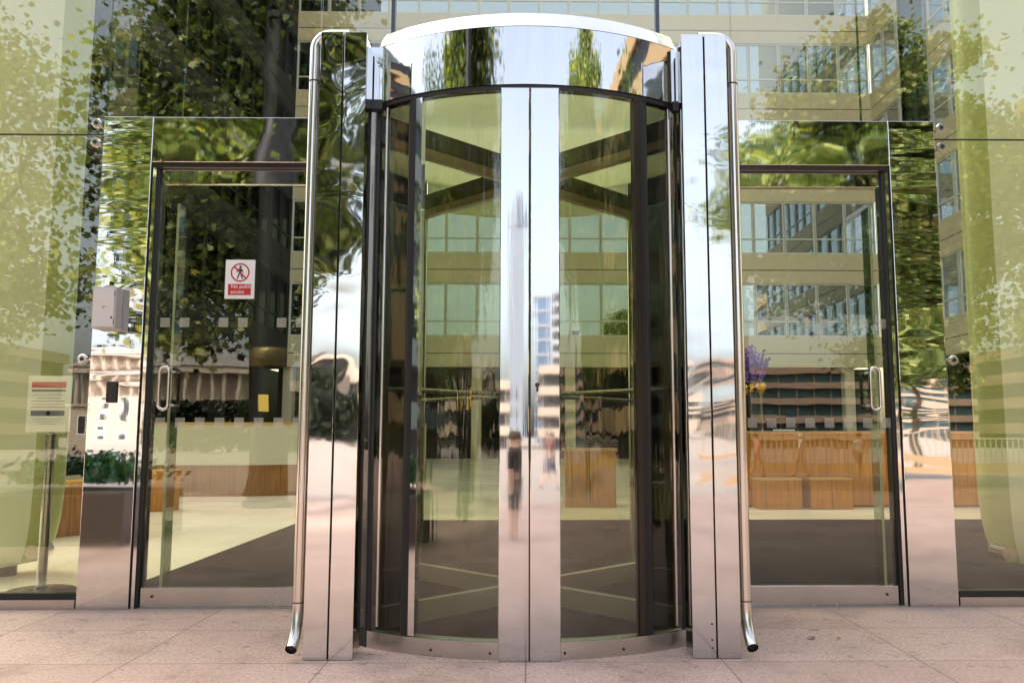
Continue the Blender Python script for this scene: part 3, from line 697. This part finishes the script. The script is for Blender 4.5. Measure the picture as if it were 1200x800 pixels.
# ------------------------------------------------------------------ plaza behind the camera (seen in the reflections)
def tree(name, label, base, crown, rad, n_cl, n_leaf, seed, mat, leaf=.17, trunk_r=.17, low=(), group='plane trees on the plaza'):
    rn = np.random.default_rng(seed); rp = random.Random(seed)
    t = thing(name, label, 'tree', base, group)
    cx, cy, cz = crown; rx, ry, rz = rad
    b = Vector(base)
    fork = Vector((base[0] + (cx - base[0]) * .25, base[1] + (cy - base[1]) * .25, cz - rz * .62))
    tr = MB()
    tr.tube([b - Vector((0, 0, .05)), b + Vector((.03, 0, .4)), b.lerp(fork, .5) + Vector((rp.uniform(-.12, .12), 0, 0)), fork], [trunk_r * 1.5, trunk_r * 1.05, trunk_r * .9, trunk_r * .75], 12)
    cl = []
    while len(cl) < n_cl:
        p = rn.normal(size=3); p /= np.linalg.norm(p); p *= rn.uniform(.35, 1.0) ** .6
        if p[2] < -.9: continue
        cl.append(np.array([cx, cy, cz]) + p * np.array([rx, ry, rz]))
    per = n_leaf // n_cl; cl += [np.array(p) for p in low]
    # limbs
    main = []
    for k in range(7):
        an = 2 * pi * k / 7 + rp.uniform(-.3, .3); el = rp.uniform(.15, .9)
        e = Vector((cx + rx * .6 * cos(an) * cos(el), cy + ry * .6 * sin(an) * cos(el), cz + rz * (.05 + .55 * sin(el)) - .3))
        mid = fork.lerp(e, .5) + Vector((rp.uniform(-.25, .25), rp.uniform(-.25, .25), rp.uniform(.1, .5)))
        pts = []
        for q in range(6):
            u = q / 5; pts.append(fork * (1 - u) ** 2 + mid * 2 * u * (1 - u) + e * u * u)
        tr.tube(pts, [trunk_r * .72 * (1 - .75 * q / 5) for q in range(6)], 8); main += pts[2:]
    for c in cl:
        c = Vector(c); s = min(main, key=lambda p: (p - c).length)
        mid = s.lerp(c, .5) + Vector((rp.uniform(-.2, .2), rp.uniform(-.2, .2), rp.uniform(-.1, .3)))
        tr.tube([s, mid, c], [trunk_r * .22, trunk_r * .14, trunk_r * .06], 5)
    tr.build('trunk', BARK, t, True)
    shape = np.array([(0, -.5), (.22, -.30), (.52, -.12), (.30, .06), (.44, .36), (.14, .24), (0, .60), (-.14, .24), (-.44, .36), (-.30, .06), (-.52, -.12), (-.22, -.30)])
    k = len(shape)
    V = []; T = []
    for c in cl:
        sp = rn.uniform(.34, .66)
        pos = c + rn.normal(size=(per, 3)) * np.array([sp, sp, sp * .55])
        nr = rn.normal(size=(per, 3)) * .75 + np.array([0, 0, .55]) + (c - np.array([cx, cy, cz])) * .10
        nr /= np.linalg.norm(nr, axis=1)[:, None]
        u = np.cross(nr, rn.normal(size=(per, 3))); u /= np.linalg.norm(u, axis=1)[:, None]; w = np.cross(nr, u)
        s = rn.uniform(.7, 1.2, size=(per, 1)) * leaf
        P = pos[:, None, :] + (u[:, None, :] * shape[None, :, 0:1] + w[:, None, :] * shape[None, :, 1:2]) * s[:, None, :]
        P += nr[:, None, :] * (np.abs(shape[None, :, 0:1]) * -.35 * s[:, None, :])
        V.append(P.reshape(-1, 3)); tone = np.clip(rn.normal(.40, .24) + rn.normal(0, .22, per), 0, 1); T.append(np.repeat(tone, k))
    V = np.concatenate(V).astype(np.float32); T = np.concatenate(T).astype(np.float32); nf = len(V) // k
    m = bpy.data.meshes.new('crown'); m.vertices.add(len(V)); m.vertices.foreach_set('co', V.ravel())
    m.loops.add(len(V)); m.loops.foreach_set('vertex_index', np.arange(len(V), dtype=np.int32))
    m.polygons.add(nf); m.polygons.foreach_set('loop_start', np.arange(0, len(V), k, dtype=np.int32)); m.polygons.foreach_set('loop_total', np.full(nf, k, dtype=np.int32))
    at = m.attributes.new('tone', 'FLOAT', 'POINT'); at.data.foreach_set('value', T)
    m.update(); m.validate()
    link('crown', m, mat, t); return t
tree('plane_tree', 'dense dark plane tree mirrored in the left glass door', (-4.55, -9.4, 0), (-5.0, -9.2, 6.0), (2.1, 2.1, 3.9), 84, 27000, 11, LEAF, leaf=.145, low=[(-5.9, -8.9, 3.4), (-5.2, -8.7, 4.2), (-4.7, -8.8, 3.3), (-4.2, -8.7, 4.6), (-3.7, -8.9, 3.6), (-3.5, -8.8, 4.7), (-3.4, -9.0, 5.8), (-4.1, -8.6, 2.8), (-5.6, -8.6, 2.7), (-6.3, -8.9, 4.6), (-3.6, -9.1, 6.9)])
tree('plane_tree', 'paler plane tree mirrored in the far left glass wall', (-11.0, -10.4, 0), (-10.9, -10.4, 5.6), (2.2, 2.2, 3.6), 30, 8000, 12, LEAF2, leaf=.14)
tree('plane_tree', 'tall broad plane tree mirrored in the right portal post', (10.9, -20, LZ), (11.1, -20, 8.6), (3.9, 3.0, 5.0), 110, 40000, 13, LEAF, leaf=.19, trunk_r=.22, low=[(8.0, -19.5, 7.2), (9.2, -19.5, 6.0), (10.3, -19.6, 7.0), (9.0, -19.4, 4.9), (10.6, -19.5, 5.2), (7.6, -19.6, 6.0), (11.6, -19.5, 4.6), (12.6, -19.6, 5.4), (10.4, -19.2, 3.4), (11.3, -19.0, 2.9), (12.2, -19.2, 3.6), (13.2, -19.4, 4.3), (11.8, -19.4, 6.2), (13.4, -19.6, 5.8), (8.3, -20, 11.2), (8.9, -20, 12.2), (9.8, -20, 13.0), (8.0, -20, 10.0), (10.8, -20, 13.4), (8.6, -19.6, 10.6), (9.4, -19.8, 11.4), (7.7, -20, 9.0), (9.0, -19.6, 9.4), (10.2, -19.5, 12.0), (10.0, -19.4, 10.3)])
tree('plane_tree', 'round plane tree mirrored at the right end of the steel canopy', (10.6, -9.2, 0), (10.8, -9.2, 5.4), (2.4, 2.2, 3.0), 34, 7000, 14, LEAF2)
tree('plane_tree', 'plane tree mirrored just right of the middle of the steel canopy', (5.74, -17.5, LZ), (6.5, -17.8, 6.8), (1.5, 1.6, 2.6), 20, 4200, 15, LEAF)

for bx_, by_, sd_, lb in ((-25, -30, 21, 'far plane tree on the lower plaza before the buff street block'), (-17.5, -16, 22, 'far plane tree at the left end of the lower plaza'), (19.5, -37, 23, 'far plane tree on the lower plaza by the tan railing'), (27.5, -35, 24, 'far plane tree at the right end of the lower plaza')):
    tree('plane_tree', lb, (bx_, by_, LZ), (bx_, by_, 6.4), (3.4, 2.8, 4.0), 36, 7500, sd_, LEAF, leaf=.26, trunk_r=.2)
lc = thing('lamp_column', 'dark round lamp column with a lit lantern mirrored in the left glass door', 'lamp column', (-3.70, -7.1, 0))
MB().lathe([(.34, 0), (.34, .06), (.27, .10), (.27, 7.2), (.30, 7.2), (.30, 7.3)], -3.70, -7.1, 32).build('shaft', plain('charcoal_paint', (.008, .009, .011), .45), lc, True)
MB().lathe([(.275, 2.0), (.31, 2.05), (.31, 2.22), (.275, 2.27)], -3.70, -7.1, 32).build('brass_collar', plain('aged_brass', (.20, .15, .05), .4, .5), lc, True)
ln = MB().box(-3.76, -3.64, -6.80, -6.70, 1.34, 1.58).build('lantern', emit('lantern_glow', (1.0, .68, .15), 4.0), lc)
MB().box(-3.78, -3.62, -6.82, -6.69, 1.585, 1.62).build('lantern_cap', BLACK, lc)

pl = thing('stone_planter', 'dark stone planter with a clipped green shrub mirrored in the left portal post', 'planter', (-4.3, -3.2, 0))
MB().box(-5.1, -3.66, -4.0, -2.75, 0, .46).build('box', plain('dark_granite', (.06, .045, .042), .35, 0, .3, 30), pl, bevel=.01)
MB().box(-5.02, -3.74, -3.92, -2.83, .455, .462).build('soil', plain('soil', (.04, .03, .02), .9), pl)
rn = random.Random(3); sh = MB(); tones = []
for k in range(2600):
    c = Vector((-4.38 + rn.gauss(0, .28), -3.37 + rn.gauss(0, .24), .56 + abs(rn.gauss(0, .09))))
    n_ = Vector((rn.gauss(0, 1), rn.gauss(0, 1), rn.gauss(.4, 1))).normalized(); u = n_.orthogonal().normalized(); w = n_.cross(u); s = rn.uniform(.03, .055)
    sh.quad(tuple(c - u * s), tuple(c + w * s * .5), tuple(c + u * s), tuple(c - w * s * .5)); tones += [rn.random()] * 4
so = sh.build('shrub', SHRUB, pl, fix=False); at = so.data.attributes.new('tone', 'FLOAT', 'POINT'); at.data.foreach_set('value', tones)

# railing at the edge of the lower plaza
rl = thing('railing', 'tan picket railing on a stone kerb across the lower plaza', 'railing', (30, -32, LZ))
MB().box(7, 60, -32.25, -31.9, LZ, LZ + .42).build('kerb', plain('warm_kerb_stone', (.40, .27, .15), .7), rl)
pk = MB()
for k in range(212): pk.box(7 + k * .25, 7 + k * .25 + .05, -32.1, -32.05, LZ + .42, LZ + 1.46)
RAILP = plain('tan_rail_paint', (.40, .33, .25), .5); pk.build('pickets', RAILP, rl); MB().box(7, 60, -32.13, -32.02, LZ + 1.461, LZ + 1.54).build('handrail', RAILP, rl)

# buildings across the plaza
def banded(name, label, x0, x1, y0, y1, z1, fl, stone, glassm, over=.5, band=.42):
    t = thing(name, label, 'building', ((x0 + x1) / 2, y1, LZ))
    n = max(1, int(round((z1 - LZ) / fl))); h = (z1 - LZ) / n
    core = MB().box(x0 + over, x1 - over, y0 + over, y1 - over, LZ, z1); core.build('glazing', glassm, t)
    bm_ = MB()
    for k in range(n): bm_.box(x0, x1, y0, y1, LZ + h * (k + 1) - h * band, LZ + h * (k + 1))
    bm_.build('bands', stone, t)
    mu = MB(); c = int((x1 - x0) / 2.4)
    for k in range(c + 1):
        x = x0 + over + (x1 - x0 - 2 * over) * k / max(c, 1); mu.box(x - .06, x + .06, y1 - over, y1 - over + .08, LZ, z1)
    mu.build('mullions', stone, t)
    return t
TEAL = plain('teal_office_glass', (.05, .085, .09), .08, 0, .5, .25)
dk = plain('dark_glazing', (.035, .038, .04), .12)
peach = plain('peach_stone', (.36, .255, .19), .7); buff = plain('buff_render', (.40, .33, .26), .7); greyb = plain('pale_grey_concrete', (.36, .36, .38), .7)
banded('banded_building', 'low modern building with long pink balcony bands mirrored in the right glass door', 27, 62, -130, -110, 10.6, 2.15, peach, TEAL)
banded('apartment_block', 'peach block of flats with balconies facing the revolving door', 1.6, 20, -120, -98, 9.5, 2.4, buff, dk)
banded('apartment_block', 'long cream block of flats mirrored left of the door centre', -38, -2.0, -135, -106, 8.2, 2.6, plain('cream_render', (.44, .37, .29), .7), dk)
banded('balcony_tower', 'stepped balcony tower mirrored in the right meeting stile', 6.2, 12, -200, -185, 34, 3.0, greyb, dk, 1.0, .35)
banded('glass_tower', 'blue glass tower mirrored in the right meeting stile', 1.9, 5.6, -215, -205, 36, 3.5, greyb, plain('blue_tower_glass', (.10, .16, .25), .1), .2, .15)
banded('street_block', 'brown street block far right beyond the tall plane tree', 66, 110, -120, -96, 13, 3.2, plain('brown_brick', (.30, .20, .14), .8), dk)
banded('street_block', 'buff street block far left beyond the classical hall', -112, -62, -110, -90, 12, 3.2, plain('buff_brick', (.42, .34, .24), .8), dk)
t = thing('pointed_tower', 'slender grey tower with a pointed top on the far skyline', 'tower', (-4.5, -500, LZ))
MB().box(-9.2, -1.0, -508, -500, LZ, 128).build('shaft', plain('tower_grey', (.20, .23, .27), .4), t)
MB().lathe([(5.6, 128.1), (4.6, 136), (2.2, 146), (.1, 152)], -5.1, -504, 4).build('pointed_roof', MATS['tower_grey'], t)
banded('side_building', 'tan stone block closing the plaza on the right end of the canopy reflection', 31, 46, -46, -6, 22, 3.4, plain('tan_stone', (.46, .33, .17), .7), dk)
banded('side_building', 'grey green block closing the plaza on the left end of the canopy reflection', -50, -36, -40, -4, 20, 3.6, plain('grey_green_stone', (.22, .27, .25), .7), dk)
# classical hall
t = thing('classical_hall', 'cream classical hall with a colonnade and hipped roof mirrored in the left glass door', 'building', (-40, -92, LZ))
cs = plain('portland_stone', (.40, .33, .26), .7)
MB().box(-52, -31, -104, -92, LZ, 4.6).build('lower_storey', cs, t); MB().box(-51.5, -31.5, -104, -93.5, 4.65, 8.2).build('upper_storey', cs, t)
MB().box(-52.3, -30.7, -104, -91.7, 4.4, 4.64).build('cornice', cs, t); MB().box(-52.3, -30.7, -104, -91.7, 8.21, 8.9).build('entablature', cs, t)
m = MB(); a = [(-52.5, -91.5), (-30.5, -91.5), (-30.5, -104), (-52.5, -104)]; i0 = len(m.v)
m.v += [(x, y, 8.95) for x, y in a] + [(-47, -97, 11.8), (-36, -97, 11.8)]; m.f += [(0, 1, 5, 4), (1, 2, 5), (2, 3, 4, 5), (3, 0, 4)]
m.build('roof', plain('slate_roof', (.22, .20, .19), .7), t)
for k in range(14):
    x = -51.5 + k * 20 / 13
    MB().lathe([(.30, 4.66), (.24, 8.0), (.32, 8.2)], x, -92.5, 10).build('column', cs, t)
for k in range(9):
    x = -50.5 + k * 2.3
    f = MB().box(x - .5, x + .5, -92.06, -91.99, 1.2, 3.4).build('window', WHITE, t); MB().box(x - .4, x + .4, -91.985, -91.97, 1.3, 3.3).build('pane', dk, f)
# clipped hedge in front of the hall
t = thing('hedge', 'dark clipped hedge below the classical hall', 'hedge', (-29, -80, LZ))
rn = random.Random(8); m = MB(); tones = []
for k in range(8000):
    c = Vector((rn.uniform(-37, -21), -80 + rn.gauss(0, .7), LZ + rn.random() ** .6 * 5.0))
    n_ = Vector((rn.gauss(0, 1), rn.gauss(.5, 1), rn.gauss(.4, 1))).normalized(); u = n_.orthogonal().normalized(); w = n_.cross(u); s = rn.uniform(.18, .4)
    m.quad(tuple(c - u * s), tuple(c + w * s * .6), tuple(c + u * s), tuple(c - w * s * .6)); tones += [rn.random()] * 4
so = m.build('foliage', leafmat('dark_hedge_leaves', (.004, .008, .003), (.010, .018, .006), (.03, .045, .012)), t, fix=False); at = so.data.attributes.new('tone', 'FLOAT', 'POINT'); at.data.foreach_set('value', tones)

# ------------------------------------------------------------------ people on the plaza
SKIN = plain('skin', (.52, .33, .24), .5, 0, .05); HAIR = plain('brown_hair', (.06, .035, .02), .6)
def person(label, loc, rotz, pose, mats, scale=1.0, cap=None, hair=HAIR):
    """one skinned body; pose: joint -> (x,y,z) in metres for a 1.75 m figure facing -y"""
    t = thing('person', label, 'person', loc)
    t.rotation_euler = (0, 0, rotz)
    J = pose; names = list(J); idx = {n: i for i, n in enumerate(names)}
    E = [('pelvis', 'waist'), ('waist', 'chest'), ('chest', 'neck'), ('neck', 'head'), ('head', 'crown')]
    for s in 'lr':
        E += [('chest', s + 'sho'), (s + 'sho', s + 'elb'), (s + 'elb', s + 'wri'), (s + 'wri', s + 'han'), ('pelvis', s + 'hip'), (s + 'hip', s + 'kne'), (s + 'kne', s + 'ank'), (s + 'ank', s + 'toe')]
    rad = dict(pelvis=.145, waist=.125, chest=.155, neck=.058, head=.085, crown=.075, sho=.062, elb=.042, wri=.030, han=.036, hip=.095, kne=.062, ank=.042, toe=.036)
    m = bpy.data.meshes.new('body'); m.from_pydata([tuple(Vector(J[n]) * scale) for n in names], [(idx[a], idx[b]) for a, b in E], [])
    o = bpy.data.objects.new('body', m); col.objects.link(o)
    sk = o.modifiers.new('skin', 'SKIN'); o.modifiers.new('sub', 'SUBSURF').levels = 2
    for n in names:
        r_ = rad[n] if n in rad else rad[n[1:]]
        m.skin_vertices[0].data[idx[n]].radius = (r_ * scale, r_ * scale * (.8 if n in ('pelvis', 'waist', 'chest') else 1))
    m.skin_vertices[0].data[idx['pelvis']].use_root = True
    dg = bpy.context.evaluated_depsgraph_get(); me = bpy.data.meshes.new_from_object(o.evaluated_get(dg)); bpy.data.objects.remove(o)
    me.name = 'body'; b = link('body', me, None); b.parent = t
    for mt in mats: me.materials.append(mt)          # skin, top, bottom, shoe
    segs = [('pelvis', 'waist', 1), ('waist', 'chest', 1), ('chest', 'neck', 1), ('neck', 'head', 0), ('head', 'crown', 0)]
    for s in 'lr':
        segs += [('chest', s + 'sho', 1), (s + 'sho', s + 'elb', 1), (s + 'elb', s + 'wri', 0), (s + 'wri', s + 'han', 0), ('pelvis', s + 'hip', 2), (s + 'hip', s + 'kne', 2), (s + 'kne', s + 'ank', 0), (s + 'ank', s + 'toe', 3)]
    for p in me.polygons:
        c = p.center; best = None
        for a, b_, k in segs:
            A_, B_ = Vector(J[a]) * scale, Vector(J[b_]) * scale; d = B_ - A_; u = max(0, min(1, (c - A_).dot(d) / max(d.length_squared, 1e-9)))
            dd = (c - A_ - d * u).length
            if best is None or dd < best[0]: best = (dd, k)
        p.material_index = best[1]; p.use_smooth = True
    hd = Vector(J['head']) * scale; cr_ = Vector(J['crown']) * scale; up = (cr_ - hd).normalized()
    h = MB()
    for i in range(7):
        for j in range(14):
            pass
    q = [];  n = 16
    hb = MB(); c = hd.lerp(cr_, .55) + Vector((0, .018, 0)) * scale
    prof = [(.099, -.02), (.102, .02), (.093, .06), (.066, .095), (.02, .112)]
    hb.lathe([(r_ * scale, z * scale) for r_, z in prof], 0, 0, n); hb.v = [tuple(Vector(v_) + c) for v_ in hb.v]
    ho = hb.build('cap' if cap else 'hair', cap or hair, None, True); ho.parent = t
    if cap:
        pk_ = MB().box(-.07 * scale, .07 * scale, -.19 * scale, -.09 * scale, -.012, 0); pk_.v = [tuple(Vector(v_) + c) for v_ in pk_.v]
        po = pk_.build('cap_peak', cap); po.parent = t
    fc = MB()
    for sx_ in (-1, 1): fc.box(sx_ * .034 - .012, sx_ * .034 + .012, -.088, -.078, -.012, .0)
    fc.box(-.022, .022, -.090, -.080, -.075, -.067); fc.v = [tuple(Vector(v_) * scale + hd.lerp(cr_, .35)) for v_ in fc.v]
    fo = fc.build('face_marks', HAIR); fo.parent = t
    ns_ = MB().prism([(-.013, -.085), (.013, -.085), (0, -.112)], -.05, -.02); ns_.v = [tuple(Vector(v_) * scale + hd.lerp(cr_, .45)) for v_ in ns_.v]
    no = ns_.build('nose', SKIN); no.parent = t
    return t
def walk(k=1.0, arm=.25):
    return dict(pelvis=(0, 0, .95), waist=(0, -.01, 1.10), chest=(0, -.01, 1.33), neck=(0, -.01, 1.50), head=(0, -.025, 1.60), crown=(0, -.02, 1.68),
        lsho=(.19, 0, 1.42), lelb=(.24, .12 * k, 1.15), lwri=(.23, .05 * k, .91), lhan=(.23, .03 * k, .82), rsho=(-.19, 0, 1.42), relb=(-.24, -.06 * k, 1.15), rwri=(-.22, -.24 * k, .96), rhan=(-.21, -.30 * k, .89),
        lhip=(.10, 0, .90), lkne=(.10, -.20 * k, .50), lank=(.10, -.26 * k, .08), ltoe=(.10, -.42 * k, .045), rhip=(-.10, 0, .90), rkne=(-.10, .06 * k, .48), rank=(-.10, .34 * k, .14), rtoe=(-.10, .24 * k, .04))
CREW = lambda n, c: plain(n, c, .8, 0, .1)
white_tee = CREW('white_cotton', (.78, .76, .72)); khaki = CREW('khaki_cotton', (.34, .26, .17)); shoe = CREW('dark_shoe', (.05, .04, .04))
person('man in a white cap, white shirt and khaki shorts walking past the railing', (10.75, -28, LZ), R(-70), walk(), [SKIN, white_tee, khaki, shoe], cap=white_tee)
person('person in a white shirt and grey shorts standing by the railing', (13.3, -28.6, LZ), R(150), walk(.3), [SKIN, white_tee, CREW('grey_cotton', (.2, .2, .22)), shoe])
person('person in a pink top walking behind the flower vase reflection', (9.0, -28, LZ), R(80), walk(.8), [SKIN, CREW('pink_cotton', (.62, .28, .30)), CREW('rose_cotton', (.45, .2, .2)), shoe])
person('person in a dull red top and navy trousers crossing the lower plaza', (.72, -23, LZ), R(75), walk(.7), [SKIN, CREW('red_cotton', (.20, .075, .07)), CREW('navy_cotton', (.03, .035, .08)), shoe])
stand = dict(walk(.12)); 
for k_ in ('lelb', 'lwri', 'lhan'): stand[k_] = (stand[k_][0] - .03, stand[k_][1], stand[k_][2])
person('slim figure in a dark jacket and shorts standing on the pavement facing the doors', (-.12, -5.55, 0), R(105), stand, [SKIN, CREW('dark_jacket', (.035, .028, .028)), CREW('dark_shorts', (.03, .025, .03)), shoe], scale=.60)

# ------------------------------------------------------------------ fallen leaves
for x, y, r_, lab in ((1.42, -.78, .5, 'dry brown leaf lying on the paving near the right guard tube'), (1.55, -.80, 1.9, 'smaller dry leaf beside the brown leaf on the paving')):
    s = .05 if r_ < 1 else .025
    m = MB(); pts = [(0, -.5), (.3, -.2), (.2, .2), (0, .6), (-.2, .2), (-.3, -.2)]
    m.v += [(x + s * (a * cos(r_) - b * sin(r_)), y + s * (a * sin(r_) + b * cos(r_)), .006 + .006 * abs(a) / .3) for a, b in pts]; m.f.append(tuple(range(6)))
    tag(m.build('fallen_leaf', plain('dry_leaf', (.16, .11, .03), .8) if 'dry_leaf' not in MATS else MATS['dry_leaf'], fix=False), lab, 'leaf', 'fallen leaves')

# ------------------------------------------------------------------ light
SUN_EL, SUN_AZ = 52, 328            # azimuth clockwise from +Y
w = bpy.data.worlds.new('World'); scene.world = w; w.use_nodes = True
nt = w.node_tree; bg = nt.nodes['Background']; sky = nt.nodes.new('ShaderNodeTexSky'); sky.sky_type = 'NISHITA'; sky.sun_disc = False
sky.sun_elevation = R(SUN_EL); sky.sun_rotation = R(SUN_AZ); sky.air_density = 1.0; sky.dust_density = 6.0; sky.ozone_density = 1.0
hz = nt.nodes.new('ShaderNodeHueSaturation'); hz.inputs['Saturation'].default_value = .62; nt.links.new(sky.outputs[0], hz.inputs['Color'])
wm = nt.nodes.new('ShaderNodeMix'); wm.data_type = 'RGBA'; wm.blend_type = 'MULTIPLY'; wm.inputs[0].default_value = 1; wm.inputs[7].default_value = (1.03, 1.0, .965, 1)
nt.links.new(hz.outputs[0], wm.inputs[6]); nt.links.new(wm.outputs[2], bg.inputs[0]); bg.inputs[1].default_value = .66
sl = bpy.data.lights.new('sun', 'SUN'); sl.energy = 5.0; sl.angle = R(1.5); sl.color = (1, .95, .87)
so = bpy.data.objects.new('sun', sl); col.objects.link(so)
dv = Vector((sin(R(SUN_AZ)) * cos(R(SUN_EL)), cos(R(SUN_AZ)) * cos(R(SUN_EL)), sin(R(SUN_EL))))
so.rotation_euler = dv.to_track_quat('Z', 'Y').to_euler(); so.location = dv * 40

# ------------------------------------------------------------------ camera
cd = bpy.data.cameras.new('camera'); co = bpy.data.objects.new('camera', cd); col.objects.link(co)
cd.sensor_width = 36; cd.lens = 989 / 1200 * 36; cd.shift_x = -(632 - 600) / 1200; cd.clip_start = .05; cd.clip_end = 3000
co.location = (0, -5.09, 1.0); co.rotation_euler = (R(90) + math.atan(111 / 989), 0, R(-.9))
scene.camera = co
scene.cycles.max_bounces = 14; scene.cycles.transparent_max_bounces = 40; scene.cycles.glossy_bounces = 6
scene.cycles.use_denoising = True
scene.view_settings.view_transform = 'Standard'; scene.view_settings.look = 'None'; scene.view_settings.exposure = 0; scene.view_settings.gamma = 1
